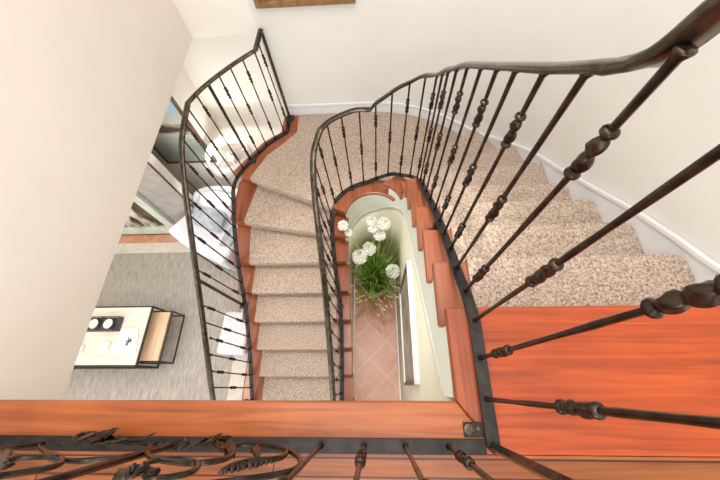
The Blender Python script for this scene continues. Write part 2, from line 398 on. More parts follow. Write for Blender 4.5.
struct(strip_wall(sp2, lambda i: captop(sp2[i])-0.026, lambda i: captop(sp2[i]), -0.024).build('trim_5', M['white'], bevel=0.004))
# ================================================================ STAIRCASE
stair = thing('staircase', 'curved U-shaped staircase with wooden steps and a beige speckled carpet runner', 'staircase', (0, CY, 0))
ks = list(range(1, 18))
tin = {}; tout = {}; cin = {}; cout = {}
for k in range(0, 18):
    P, Q = NOSE[k]
    tin[k] = cross(IN_WOOD, P, Q, P); tout[k] = cross(OUT_WOOD, P, Q, Q)
def poly(inpath, outpath, k, back_d, front_d):
    """polygon of tread k between nose k-1 (moved back) and nose k"""
    a, b = shift_back(k-1, back_d); c, d = shift_back(k, front_d)
    i0 = cross(inpath, a, b, a); i1 = cross(inpath, c, d, c); o0 = cross(outpath, a, b, b); o1 = cross(outpath, c, d, d)
    ins = sub(inpath, i0[1], i1[1]); outs = sub(outpath, o0[1], o1[1])
    return [tuple(p) for p in ins] + [tuple(p) for p in outs[::-1]], (tuple(i1[2]), tuple(o1[2])), (tuple(i0[2]), tuple(o0[2]))
def round_corner(poly, i, rad):
    p = Vector(poly[i]); poly = poly[:i+1]+[q for q in poly[i+1:] if (Vector(q)-p).length > rad+0.004]
    a = (Vector(poly[i-1])-p).normalized(); b = (Vector(poly[(i+1) % len(poly)])-p).normalized()
    arc = [tuple(p+a*rad*(1-math.sin(t))+b*rad*(1-math.cos(t))) for t in [PI/2*j/6 for j in range(7)]]
    return poly[:i]+arc+poly[i+1:]
for k in ks:
    z = zk(k)
    pg, fr, bk = poly(IN_WOOD, OUT_WOOD, k, 0.11 if k == 8 else 0.035, 0.0)
    ci = [i for i, q in enumerate(pg) if (Vector(q)-Vector(fr[1])).length < 1e-6][0]
    if k <= 4: pg = round_corner(pg, ci, 0.05)
    st = MB().prism(pg, z-0.036, z).build('step', M['wood_tread'], stair, bevel=0.008)
    pb, fb, bb = poly(IN_BODY, OUT_WOOD, k, 0.035, 0.035)
    MB().prism(pb, z-0.24, z-0.036).build('riser', M['wood_tread'], stair)
    pc, fc, bc = poly(IN_CARP, OUT_CARP, k, 0.03, -0.012)
    if k <= 4: pc = round_corner(pc, [i for i, q in enumerate(pc) if (Vector(q)-Vector(fc[1])).length < 1e-6][0], 0.048)
    mb = MB().prism(pc, z+0.0005, z+0.013)
    fc = (fc[0], tuple(Vector(fc[1])+(Vector(fc[0])-Vector(fc[1])).normalized()*(0.048 if k <= 4 else 0)))
    # lip over the nose and the riser below it
    ax, bx = Vector(fc[0]), Vector(fc[1]); dd = (bx-ax); n = Vector((-dd.y, dd.x)).normalized()
    up, _ = shift_back(k, 1.0); 
    if n.dot(Vector(up)-Vector(NOSE[k][0])) < 0: n = -n       # n points uphill
    mb.prism([tuple(ax), tuple(bx), tuple(bx+n*0.0115), tuple(ax+n*0.0115)], z-0.045, z+0.002)
    mb.prism([tuple(ax+n*0.036), tuple(bx+n*0.036), tuple(bx+n*0.046), tuple(ax+n*0.046)], z-RISE+0.012, z-0.037)
    mb.build('carpet_runner', M['carpet'], st, bevel=0.005, segs=3)
# top riser carpet under the landing edge
MB().box(0.385, 1.25, 0.225, 0.235, zk(1)+0.012, LZ-0.045).build('carpet_runner', M['carpet'], stair)
# open stringer following the inner edge
def soffit_t(t):
    # nosing line height at path parameter t
    kk = sorted(tin)
    for a, b in zip(kk, kk[1:]):
        ta, tb = tin[a][1], tin[b][1]
        if t <= tb:
            f = (t-ta)/(tb-ta); f = max(f, -3); return zk(a)-RISE*f
    return zk(kk[-1])-RISE*(t-tin[kk[-1]][1])/(tin[kk[-1]][1]-tin[kk[-2]][1])
def edge_z(p):           # lower edge of the stringer
    if p.x > 0 and p.y <= CY: D = 2.40+0.70*(p.y-CY)
    elif p.y > CY:
        th = math.degrees(math.atan2(p.y-CY, p.x)); D = 2.40+0.36*min(th, 80)/80+(0.22*(th-80)/100 if th > 80 else 0)
    else: D = 2.98+0.708*(CY-p.y)
    return max(0.0, CZ-D)
mb = MB()
for k in range(1, 17):
    A_, B_ = shift_back(k-1, 0.033), shift_back(k, 0.033)
    ta = cross(IN_STR, A_[0], A_[1], A_[0])[1]; tb = cross(IN_STR, B_[0], B_[1], B_[0])[1]
    seg = sub(IN_STR, ta, tb); top = zk(k)-0.036
    m1 = strip_wall(seg, lambda i: edge_z(seg[i]), lambda i: top, 0.006, True); mb.add(m1.v, m1.f)
seg0 = [Vector((0.268, -0.03)), Vector((0.268, 0.1)), Vector((0.268, 0.2168))]
m1 = strip_wall(seg0, lambda i: edge_z(seg0[i]), lambda i: LZ-0.047, 0.006, True); mb.add(m1.v, m1.f)
mb.build('stringer', M['stringer'], stair)
mseg = [p for p in ucurve(0.268) if not (p.x > 0 and p.y < -0.03)]
mseg = [p for p in mseg if edge_z(p) > 0.02]
strip_wall(mseg, lambda i: edge_z(mseg[i])-0.006, lambda i: edge_z(mseg[i])+0.008, -0.004, True).build('stringer_moulding', M['white'], stair)
# walls of the well under the stringer, down to the tile floor
wl = ucurve(0.275)
struct(strip_wall(wl, 0, lambda i: min(LZ-0.21, max(0.05, edge_z(wl[i])+0.03)), 0.04, True).build('wall_well', M['wall_well'], smooth=True))
bw = ucurve(0.274)
struct(strip_wall(bw, 0, 0.12, -0.014, True).build('baseboard_well', M['white'], smooth=False))

# ================================================================ RAILINGS
def D2z(D): return CZ-D
MID = [(0.325, -0.15, 1.066), (0.325, 0.196, 1.064), (0.318, 0.296, 1.088), (0.319, 0.396, 1.158), (0.326, 0.504, 1.235), (0.328, 0.623, 1.319), (0.334, 0.748, 1.408), (0.335, 0.923, 1.531), (0.331, 1.014, 1.596),
       (0.330, 1.115, 1.672), (0.331, 1.221, 1.755), (0.338, 1.35, 1.88), (0.335, 1.47, 2.02), (0.292, 1.57, 2.12), (0.235, 1.64, 2.20), (0.165, 1.69, 2.25), (0.06, 1.73, 2.35), (-0.05, 1.735, 2.42), (-0.17, 1.70, 2.43),
       (-0.26, 1.64, 2.43), (-0.34, 1.55, 2.43), (-0.378, 1.43, 2.49), (-0.385, 1.325, 2.57), (-0.376, 1.131, 2.71), (-0.358, 0.931, 2.85), (-0.335, 0.726, 2.995), (-0.338, 0.341, 3.27), (-0.355, -0.111, 3.59), (-0.35, -0.9, 4.08)]
MIDH = [0.93, 0.92, 0.86, 0.855, 0.85, 0.85, 0.85, 0.85, 0.85, 0.84, 0.84, 0.85, 0.89, 0.91, 0.90, 0.87, 0.85, 0.83, 0.83, 0.83, 0.83, 0.82, 0.83, 0.85, 0.86, 0.87, 0.88, 0.88, 0.88]
LEFT = [(-0.865, 2.59, 2.432), (-0.875, 2.40, 2.432), (-1.02, 2.28, 2.432), (-1.09, 2.20, 2.432), (-1.20, 2.04, 2.432), (-1.29, 1.88, 2.430), (-1.33, 1.74, 2.45), (-1.33, 1.55, 2.53),
        (-1.310, 1.27, 2.635), (-1.293, 0.983, 2.825), (-1.27, 0.718, 3.01), (-1.268, 0.345, 3.275), (-1.292, -0.114, 3.60), (-1.29, -0.9, 4.08)]
LEFTH = [0.87, 0.85, 0.85, 0.85, 0.85, 0.85, 0.85, 0.87, 0.89, 0.90, 0.89, 0.89, 0.89, 0.89]
def rail_path(P, H, sharp=()):
    pts = [Vector((x, y, D2z(D))) for x, y, D in P]; hp = [Vector((p.x, p.y, p.z+h)) for p, h in zip(pts, H)]
    out = []
    for q in (pts, hp):
        segs = []; idx = [0]+list(sharp)+[len(q)-1]; full = []
        for a, b in zip(idx, idx[1:]):
            s = smooth_path(q[a:b+1], 0.02)
            full += s if not full else s[1:]
        out.append(full)
    return out
SHOE = [(-0.019, -0.005), (0.019, -0.005), (0.019, 0.005), (-0.019, 0.005)]
HAND = [(-0.022, -0.004), (-0.016, -0.009), (0.016, -0.009), (0.022, -0.004), (0.020, 0.004), (0.010, 0.009), (0, 0.0105), (-0.010, 0.009), (-0.020, 0.004)]
def baluster(base, top_z, parent, kind, thick=0.0058, txy=None):
    x, y, z0 = base; h = top_z-z0
    lx_, ly_ = ((txy[0]-x)/h, (txy[1]-y)/h) if txy else (0, 0)
    lean = lambda vs: [(a+(c-z0)*lx_, b+(c-z0)*ly_, c) for a, b, c in vs]
    mb = MB(); prof = [(thick*1.5, 0), (thick*1.5, 0.014), (thick*1.05, 0.02)]
    for i in range(1, 10): prof.append((thick*(1+0.12*math.sin(i*2.4)), 0.02+(h-0.03)*i/10))
    prof += [(thick*1.1, h-0.012), (thick*1.9, h-0.004), (thick*1.9, h)]
    mb.lathe(prof, (x, y, z0), 8); mb.v = lean(mb.v)
    b = mb.build('baluster', M['iron'], parent, smooth=True, origin=(x, y, z0))
    f = min(1.0, h/0.885)
    rng = [(0.13*f, 0.235*f), (0.67*f, 0.775*f)] if kind == 'A' else [(0.41*f, 0.525*f)]
    for a, c in rng:
        L = c-a; pr = []
        tab = [(0, .009), (.02, .0155), (.05, .0185), (.09, .0185), (.12, .0145), (.145, .010)]
        for q in range(1, 24):
            u = 0.15+0.70*q/24; tab.append((u, 0.0095+0.0085*abs(math.sin(2*PI*q/24))**0.8))
        tab += [(.855, .010), (.88, .0145), (.91, .0185), (.95, .0185), (.98, .0155), (1, .009)]
        k = MB(); vs = []; n = 12
        for u, r in tab:
            for i in range(n):
                an = 2*PI*i/n + u*4.0
                rr = r*thick/0.0085*(1+(0.16*math.cos(3*(2*PI*i/n)) if .15 < u < .85 else 0))
                vs.append((x+rr*math.cos(an), y+rr*math.sin(an), z0+a+L*u))
        N = len(tab)
        k.add(vs, [(j*n+i, j*n+(i+1) % n, (j+1)*n+(i+1) % n, (j+1)*n+i) for j in range(N-1) for i in range(n)]+[tuple(range(n))[::-1], tuple(range((N-1)*n, N*n))])
        k.v = lean(k.v)
        k.build('twisted_knuckle', M['iron'], b, smooth=True, origin=(x, y, z0))
    return b
def square_post(base, top_z, parent, wd=0.022, name='newel_post', txy=None):
    x, y, z0 = base; h = top_z-z0; t = txy or (x, y)
    b = MB().lathe([(wd*0.95, 0), (wd*0.95, 0.012), (wd*0.72, 0.02), (wd*0.66, 0.03), (wd*0.66, top_z-z0)], (x, y, z0), 4)
    b.v = [(a+(c-z0)*(t[0]-x)/h, bb+(c-z0)*(t[1]-y)/h, c) for a, bb, c in b.v]; b = b.build(name, M['iron_rail'], parent, origin=(x, y, z0), bevel=0.002)
    return b
def foot(x, y, z0, ztop, parent):
    MB().box(x-0.03, x+0.03, y-0.022, y+0.022, z0, z0+0.008).box(x-0.012, x+0.012, y-0.012, y+0.012, z0+0.004, ztop).build('foot_bracket', M['iron_black'], parent)
def dist_on(path, p): return min(range(len(path)), key=lambda i: (path[i].xy-Vector(p)).length)
# inner railing
inner = thing('stair_railing', 'dark wrought iron railing with twisted balusters curving around the open stairwell', 'railing', (0.325, -0.15, LZ))
base, hand = rail_path(MID, MIDH, (1, 17, 20))
def dpath(tab, step=0.02): return smooth_path([(x, y, CZ-D) for x, y, D in tab], step)
up_part = [(0.3255, y, D) for y, D in [(-0.15, .12), (0.10, .12), (0.20, .121), (0.26, .129), (0.295, .146), (0.312, .172), (0.320, .196), (0.326, .218), (0.333, .236), (0.343, .252), (0.357, .268)]]
arc_part = [(-0.001, 1.758, 1.6), (-0.113, 1.759, 1.6), (-0.217, 1.712, 1.6), (-0.299, 1.655, 1.6), (-0.350, 1.585, 1.6)]
low_part = [(-0.350, 1.585, 1.600), (-0.397, 1.474, 1.670), (-0.409, 1.360, 1.740), (-0.406, 1.193, 1.860), (-0.382, 0.918, 2.020), (-0.360, 0.642, 2.200), (-0.350, 0.325, 2.440), (-0.341, -0.085, 2.730), (-0.344, -0.692, 3.200)]
midp = [q for q in hand if q.x > 0.02 and q.y > 0.372]
hand = dpath(up_part, 0.01) + midp + dpath(arc_part)[:-1] + dpath(low_part)
MB().sweep(base, SHOE).build('shoe_rail', M['iron_shoe'], inner, bevel=0.001)
MB().sweep(hand, HAND).build('handrail', M['iron_rail'], inner, smooth=True)
def balusters(base, hand, parent, skip, start=0.115, posts=(), k0=0, step=0.1135):
    L = resample(base, 0.005); H = resample(hand, 0.005)
    i = int(round(start/0.005)); k = k0; st = int(round(step/0.005*1000))
    s = start
    while s/0.005 < len(L)-4:
        p = L[int(round(s/0.005))]; q = H[min(range(len(H)), key=lambda j: (H[j].xy-p.xy).length)]
        if not any((p.xy-Vector(c)).length < 0.045 for c in posts) and p.y > -0.75:
            baluster((p.x, p.y, p.z+0.004), (CZ-0.219 if (0.25 < p.y < 0.33 and p.x > 0) else q.z-0.004), parent, 'BA'[k % 2], 0.0058, (q.x, q.y) if p.y < 0 or p.y > 0.35 else None)
        s += step; k += 1
balusters(base, hand, inner, [], 0.122, k0=0, step=0.1135)
p = base[0]
square_post((0.325, -0.15, LZ+0.001), CZ-0.13, inner, 0.020)
foot(-0.20, 1.675, zk(8), CZ-2.435, inner); foot(0.335, 0.79, zk(3)+0.001, CZ-1.50, inner); foot(-0.345, 0.74, zk(12)+0.001, CZ-3.02, inner)
# outer left railing
left = thing('stair_railing', 'dark iron railing on the outer left side of the lower flight above the living room', 'railing', (-1.2, 2.04, zk(8)))
baseL, handL = rail_path(LEFT, LEFTH, (1, 5))
HL = [(-0.871, 2.595, 1.520), (-0.900, 2.403, 1.560), (-1.034, 2.287, 1.570), (-1.153, 2.143, 1.570), (-1.262, 1.994, 1.575), (-1.329, 1.870, 1.580), (-1.351, 1.596, 1.660), (-1.364, 1.379, 1.800), (-1.336, 0.983, 2.030), (-1.315, 0.468, 2.370), (-1.290, -0.087, 2.720), (-1.271, -0.691, 3.150)]
handL = dpath(HL[:2])[:-1] + dpath(HL[1:6])[:-1] + dpath(HL[5:])
MB().sweep(baseL, SHOE).build('shoe_rail', M['iron_shoe'], left, bevel=0.001)
MB().sweep(handL, HAND).build('handrail', M['iron_rail'], left, smooth=True)
lp = [(-0.865, 2.59), (-1.20, 2.04), (-1.285, 0.73)]
balusters(baseL, handL, left, [], 0.105, posts=lp, k0=1, step=0.1150)
for q in lp:
    i = dist_on(baseL, q); j = dist_on(handL, q); bz = baseL[i].z
    square_post((q[0], q[1], bz+0.002), handL[j].z-0.004, left, 0.024, txy=(handL[j].x, handL[j].y))
    MB().box(q[0]-0.03, q[0]+0.045, q[1]-0.03, q[1]+0.03, bz-0.008, bz+0.012).build('post_base', M['iron_black'], left)
# landing railing with scroll panel (plane y = -0.15)
land = thing('landing_railing', 'wrought iron landing railing with leafy scrollwork panel along the wooden landing edge', 'railing', (-0.6, -0.15, LZ))
MB().box(-1.475, 0.306, -0.17, -0.132, LZ+0.001, LZ+0.011).build('shoe_rail', M['iron_shoe'], land, bevel=0.001)
MB().sweep([(0.306, -0.15, CZ-0.12), (-1.475, -0.15, CZ-0.12)], HAND).build('handrail', M['iron_rail'], land, smooth=True)
for i, x in enumerate((0.2, 0.078, -0.04, -0.163)):
    baluster((x, -0.15, LZ+0.01), CZ-0.13, land, 'ABAB'[i])
    # small collars already part of the baluster
for x in (-0.585, -1.2): 
    MB().lathe([(0.008, 0), (0.008, CZ-0.13-LZ-0.01)], (x, -0.15, LZ+0.01), 8).build('plain_bar', M['iron'], land, smooth=True)
# ornate floor plate beside the corner newel
pl = MB().box(0.250, 0.304, -0.128, -0.090, LZ+0.0005, LZ+0.006)
plate = pl.build('floor_plate', M['iron_shoe'], land, bevel=0.002)
MB().lathe([(0.015, 0), (0.015, 0.003), (0.010, 0.004), (0.010, 0.002)], (0.266, -0.109, LZ+0.006), 16).lathe([(0.007, 0), (0.006, 0.004)], (0.290, -0.106, LZ+0.006), 10).build('rosette', M['iron_rail'], plate)
def S(pts, yy=-0.15):          # scroll outline given as (x, depth below eye)
    return [(x, yy, CZ-D) for x, D in pts]
scrolls = [
 [(-1.0, 1.06), (-0.95, 1.0), (-0.858, 0.927), (-0.789, 0.865), (-0.729, 0.834), (-0.674, 0.826), (-0.642, 0.844), (-0.613, 0.869), (-0.595, 0.913), (-0.609, 0.975), (-0.642, 1.02), (-0.70, 1.05), (-0.753, 1.062), (-0.79, 1.055)],
 [(-0.858, 0.927), (-0.767, 0.866), (-0.705, 0.813), (-0.675, 0.77), (-0.674, 0.735), (-0.69, 0.70), (-0.72, 0.66), (-0.77, 0.62)],
 [(-0.74, 0.84), (-0.80, 0.838), (-0.827, 0.818), (-0.816, 0.787), (-0.785, 0.775)],
 [(-1.091, 1.0), (-1.12, 1.04), (-1.19, 1.055)],
 [(-1.06, 0.90), (-1.004, 0.955), (-0.985, 1.0), (-0.982, 1.05)],
 [(-0.60, 1.05), (-0.64, 1.045), (-0.629, 1.0), (-0.589, 0.927), (-0.531, 0.855), (-0.47, 0.815), (-0.401, 0.794), (-0.361, 0.811), (-0.345, 0.854), (-0.366, 0.939), (-0.41, 1.04)],
 [(-0.41, 1.03), (-0.381, 1.055), (-0.31, 1.04), (-0.24, 0.98), (-0.187, 0.885), (-0.168, 0.802), (-0.178, 0.748), (-0.208, 0.716), (-0.243, 0.692), (-0.30, 0.66)],
 [(-0.24, 0.98), (-0.225, 0.895), (-0.242, 0.854), (-0.286, 0.830), (-0.308, 0.79), (-0.308, 0.742)],
 [(-0.48, 0.749), (-0.496, 0.804), (-0.472, 0.831), (-0.429, 0.828), (-0.384, 0.79), (-0.361, 0.739), (-0.361, 0.7), (-0.40, 0.66)],
]
for i, sc in enumerate(scrolls):
    pts = smooth_path(S(sc, -0.15+0.002*(i % 3)), 0.012)
    MB().sweep(pts, circ(8, 0.0065), up=(0, 1, 0), taper=lambda t: 1.0-0.35*abs(2*t-1)**3).build('scroll', M['iron'], land, smooth=True)
def leaf(mb, base, d, nrm, L, W, curl=0.1, n=9):
    base = Vector(base); d = Vector(d).normalized(); nrm = Vector(nrm); sd = d.cross(nrm).normalized(); nrm = sd.cross(d)
    vs = []
    for i in range(n):
        t = i/(n-1); wv = W*(math.sin(PI*min(1, t*0.92+0.08))**0.8)*(1+0.22*math.cos(t*26))*0.5+0.0006
        c = base+d*L*t+nrm*curl*L*(t*t)*0.6
        for a, h in ((-1, 0.0), (-0.5, 0.28*W), (0, 0.10*W), (0.5, 0.28*W), (1, 0.0), (0.5, -0.10*W), (0, -0.16*W), (-0.5, -0.10*W)):
            vs.append(c+sd*a*wv+nrm*h*(wv/W*2))
    m = 8
    mb.add(vs, [(j*m+i, j*m+(i+1) % m, (j+1)*m+(i+1) % m, (j+1)*m+i) for j in range(n-1) for i in range(m)]+[tuple(range(m))[::-1], tuple(range((n-1)*m, n*m))])
LEAVES = [((-0.903, -0.149, 1.01), (-0.795, -0.108, 1.0), 0.026), ((-0.907, -0.148, 1.04), (-0.824, -0.116, 1.0), 0.02), ((-0.867, -0.143, 1.04), (-0.757, -0.108, 1.0), 0.024), ((-0.844, -0.14, 1.04), (-0.722, -0.108, 1.0), 0.026), ((-0.83, -0.145, 1.04), (-0.701, -0.125, 1.0), 0.028), ((-0.808, -0.138, 1.04), (-0.732, -0.113, 1.0), 0.018), ((-0.724, -0.137, 1.04), (-0.647, -0.124, 1.0), 0.012), ((-0.688, -0.137, 1.04), (-0.614, -0.117, 1.0), 0.011), ((-0.539, -0.149, 0.966), (-0.52, -0.128, 1.0), 0.035), ((-0.565, -0.149, 1.028), (-0.513, -0.133, 1.0), 0.022), ((-0.514, -0.149, 1.031), (-0.45, -0.121, 1.0), 0.022), ((-0.499, -0.148, 1.04), (-0.423, -0.118, 1.0), 0.022), ((-0.474, -0.143, 1.04), (-0.402, -0.12, 1.0), 0.022), ((-0.469, -0.138, 1.04), (-0.365, -0.146, 0.888), 0.022), ((-0.446, -0.135, 1.04), (-0.341, -0.146, 0.877), 0.035), ((-0.509, -0.143, 1.04), (-0.474, -0.128, 1.0), 0.016), ((-0.351, -0.147, 1.04), (-0.284, -0.146, 0.88), 0.024), ((-0.351, -0.144, 1.04), (-0.318, -0.145, 1.0), 0.016), ((-0.464, -0.149, 0.683), (-0.499, -0.146, 0.745), 0.04), ((-0.453, -0.149, 0.684), (-0.481, -0.146, 0.755), 0.04), ((-0.448, -0.149, 0.698), (-0.449, -0.146, 0.739), 0.028), ((-0.43, -0.149, 0.699), (-0.432, -0.146, 0.731), 0.024), ((-0.415, -0.149, 0.672), (-0.416, -0.146, 0.7), 0.024), ((-0.832, -0.149, 0.801), (-0.927, -0.146, 0.897), 0.024), ((-0.756, -0.149, 0.73), (-0.773, -0.146, 0.767), 0.024)]
for i, (a, b, wd) in enumerate(LEAVES):
    A_ = Vector((a[0], a[1], CZ-a[2])); B_ = Vector((b[0], b[1], CZ-b[2])); mb = MB()
    leaf(mb, A_, B_-A_, (0, 0.8, 0.6), (B_-A_).length, wd, 0.12 if i % 2 else -0.05)
    mb.build('iron_leaf', M['iron'], land, smooth=True)
mb = MB(); pts = smooth_path(S([(-0.308, 0.742), (-0.285, 0.79), (-0.262, 0.82), (-0.246, 0.852)]), 0.004)
for i, p in enumerate(pts):
    if i % 2 == 0: mb.ball(p+Vector((0.003*math.sin(i*1.3), 0, 0.003*math.cos(i*1.3))), 0.0078*(1-0.3*abs(2*i/len(pts)-1)), 6)
mb.build('twisted_finial', M['iron'], land, smooth=True)

# ================================================================ WALL ART ON STAIR WALL
f = MB().box(-0.86, -0.10, 2.60, 2.645, CZ-1.375, CZ-1.325).box(-0.86, -0.81, 2.60, 2.645, CZ-1.325, CZ-0.45).box(-0.15, -0.10, 2.60, 2.645, CZ-1.325, CZ-0.45).box(-0.86, -0.10, 2.60, 2.645, CZ-0.45, CZ-0.40)
art = thing('wall_picture', 'gilt wooden picture frame high on the curved stair wall, mostly cut off at the top', 'picture', (-0.48, 2.645, CZ-1.375))
f.build('frame', M['frame_gold'], art, bevel=0.006)
MB().box(-0.81, -0.15, 2.62, 2.640, CZ-1.325, CZ-0.45).build('canvas', M['canvas_grey'], art)
# picture inside the stairwell, on the wall under the right flight
wpz0, wpz1 = CZ-3.02, CZ-2.18
art = thing('wall_picture', 'white framed picture with a muted brown image hanging low inside the stairwell', 'picture', (0.275, 0.6, wpz0))
MB().box(0.238, 0.274, 0.02, 0.85, wpz0, wpz0+0.03).build('frame', M['frame_white'], art, bevel=0.002)
MB().box(0.238, 0.274, 0.02, 0.045, wpz0+0.0301, wpz1-0.0301).build('frame', M['frame_dark'], art)
MB().box(0.238, 0.274, 0.825, 0.85, wpz0+0.0301, wpz1-0.0301).build('frame', M['frame_dark'], art)
MB().box(0.238, 0.274, 0.02, 0.85, wpz1-0.03, wpz1).build('frame', M['frame_white'], art, bevel=0.002)
MB().box(0.250, 0.273, 0.0451, 0.8249, wpz0+0.0301, wpz1-0.0301).build('canvas', M['canvas_grey'], art)
# ================================================================ PLANT
potc = (0.0, 1.20, 0.0)
plant = thing('potted_plant', 'potted green grass plant with white pompom flowers at the bottom of the stairwell', 'plant', potc)
MB().lathe([(0.11, 0), (0.13, 0.02), (0.17, 0.25), (0.18, 0.44), (0.165, 0.44), (0.16, 0.40)], potc, 28).build('pot', M['pot'], plant, smooth=True)
MB().lathe([(0.158, 0.38), (0.158, 0.405)], potc, 28).build('soil', M['soil'], plant)
rs = random.Random(3)
def blade(mb, base, az, L, lean, wd, droop):
    b = Vector(base); pts = []
    for i in range(8):
        t = i/7; r = L*(lean*t+droop*t*t*t*0.6); z = L*(t*(1-lean*0.35)-droop*t**3*0.75)
        pts.append(b+Vector((math.cos(az)*r, math.sin(az)*r, z)))
    sd = Vector((-math.sin(az), math.cos(az), 0)); vs = []
    for i, p in enumerate(pts):
        t = i/7; ww = wd*(1-t)**0.6*(0.6+t) + 0.0004
        vs += [p-sd*ww, p+Vector((0, 0, -0.0015)), p+sd*ww, p+Vector((0, 0, 0.0015))]
    mb.add(vs, [(4*j+i, 4*j+(i+1) % 4, 4*j+4+(i+1) % 4, 4*j+4+i) for j in range(7) for i in range(4)]+[(3, 2, 1, 0), (28, 29, 30, 31)])
    return pts[-1]
for g in range(98):
    mb = MB(); az = rs.uniform(0, 2*PI); lean = rs.uniform(0.05, 0.55); L = rs.uniform(0.6, 1.0)
    if abs(math.cos(az)) > 0.6: lean *= 0.62
    if math.sin(az) > 0.3: L *= 0.95
    blade(mb, (rs.gauss(0, .05), 1.20+rs.gauss(0, .05), 0.40), az, L, lean, rs.uniform(0.003, 0.0065), rs.uniform(0, 0.35))
    mb.build('leaf', M['leaf'] , plant, smooth=True)
mb = MB()
for g in range(300):
    az = rs.uniform(0, 2*PI); L = rs.uniform(0.45, 0.85); lean = rs.uniform(0.10, 1.0)*0.255/L
    blade(mb, (rs.gauss(0, .05), 1.19+rs.gauss(0, .05), 0.40), az, L, lean*(0.85 if abs(math.cos(az)) > .7 else 1.15), rs.uniform(0.004, 0.009), rs.uniform(0, 0.12))
fo = mb.build('foliage', M['leaf'], plant, smooth=True); fo['kind'] = 'stuff'
for g in range(34):
    mb = MB(); az = rs.uniform(-PI*0.93, -PI*0.07); L = rs.uniform(0.40, 0.55); base = Vector((rs.gauss(0, .05), 1.10+rs.gauss(0, .04), 0.41))
    r0 = L*0.62*(0.75 if abs(math.cos(az)) > .7 else 1)
    e = base+Vector((math.cos(az)*r0, math.sin(az)*r0*0.8, 0.30))
    mb.sweep([base, base.lerp(e, 0.5)+Vector((0, 0, 0.06)), e], circ(5, 0.0018))
    mb.build('stalk', M['leaf'], plant, smooth=True)
    d = (e-base).normalized()
    MB().sweep([e, e+d*0.025, e+d*0.055, e+d*0.08], [(a*1, b*1) for a, b in circ(6, 0.0085)], taper=lambda t: 0.35+math.sin(PI*min(0.97, t))*0.9).build('seed_head', M['leaf_tip'], plant, smooth=True)
puffs = [(-0.262, 1.27, 2.40, .042), (-0.225, 1.26, 2.52, .032), (-0.02, 1.45, 2.66, .050), (-0.005, 1.41, 2.72, .05), (0.10, 1.43, 2.68, .058), (0.06, 1.37, 2.80, .058), (-0.05, 1.31, 3.0, .066), (-0.15, 1.22, 3.0, .074), (0.195, 1.13, 3.2, .072)]
for i, (x, y, D, r) in enumerate(puffs):
    z = CZ-D; b0 = Vector((x*0.25, 1.20+(y-1.20)*0.2, 0.40)); e = Vector((x, y, z)); mid = Vector((x*0.5, 1.20+(y-1.20)*0.45, 0.4+(z-0.4)*0.6))
    MB().sweep(smooth_path([b0, mid, e], 0.06), circ(6, 0.0032), up=(1, 0, 0)).build('flower_stem', M['leaf'], plant, smooth=True)
    rr = random.Random(i); ph = [rr.uniform(0, 6) for _ in range(4)]
    MB().ball(e, r*1.04, 20, 1.05, lambda a, b: 1+0.08*math.sin(9*a+ph[0])*math.sin(7*b+ph[1])+rr.uniform(-.20, .12)).build('flower_head', M['puff'], plant, smooth=False)

# ================================================================ LIVING ROOM
rug = thing('area_rug', 'large grey streaked rug with a cream border on the living room floor', 'rug', (-3.3, 0, 0))
MB().box(-5.3, -1.79, -2.6, 1.80, 0.001, 0.012).build('rug_field', M['rug'], rug)
MB().box(-5.45, -1.61, 1.80, 1.965, 0.001, 0.013).box(-1.79, -1.61, -2.75, 1.80, 0.001, 0.013).box(-5.45, -5.3, -2.75, 1.80, 0.001, 0.013).box(-5.3, -1.79, -2.75, -2.6, 0.001, 0.013).build('rug_border', M['rug_border'], rug)
# fireplace wall
fp = thing('fireplace', 'grey stone fireplace with a pale green slatted surround and white birch logs behind the rug', 'fireplace', (-3.9, 2.15, 0))
MB().box(-5.55, -2.39, 2.16, 2.29, 0.0, CZ-1.60).build('chimney_breast', M['stone'], fp, bevel=0.004)
MB().box(-2.389, -2.374, 2.155, 2.175, 0.0, CZ-1.60).build('edge_trim', M['frame_dark'], fp)
MB().box(-2.389, -2.376, 2.176, 2.29, 0.0, CZ-1.60).build('side_panel', M['wall'], fp)
MB().box(-5.5, -2.38, 2.105, 2.155, 0.0, 0.035).build('hearth_edge', M['soot'], fp)
fr = MB().box(-2.98, -2.86, 2.10, 2.155, 0.04, 1.12).box(-5.4, -5.28, 2.10, 2.155, 0.04, 1.12).box(-5.28, -2.98, 2.10, 2.155, 1.0, 1.12).box(-5.28, -2.98, 2.10, 2.155, 0.04, 0.22)
fr.build('surround', M['mint'], fp, bevel=0.004)
MB().box(-5.28, -2.98, 2.145, 2.156, 0.22, 1.0).build('firebox_back', M['soot'], fp)
rs = random.Random(5)
for i in range(9):
    x0 = -3.06-0.13*i
    a = Vector((x0-0.05, 2.12, 0.27+rs.uniform(0, .05))); b = Vector((x0-0.30+rs.uniform(-.1, .45)*(i % 2), 2.125, 0.62+rs.uniform(-.1, .25)))
    MB().sweep([a, a.lerp(b, .5)+Vector((.01, -.01, 0)), b], circ(10, 0.030)).build('birch_log', M['birch'], fp, smooth=True)
for x in (-3.2, -3.55, -4.0, -4.5, -5.0):
    MB().box(x-0.02, x+0.02, 2.125, 2.145, 0.22, 1.0).build('slat', M['mint'], fp)
# painting on the far wall
pt = thing('wall_painting', 'tall blue and grey landscape painting in a thin dark frame beside the fireplace', 'painting', (-2.3, 2.66, 0))
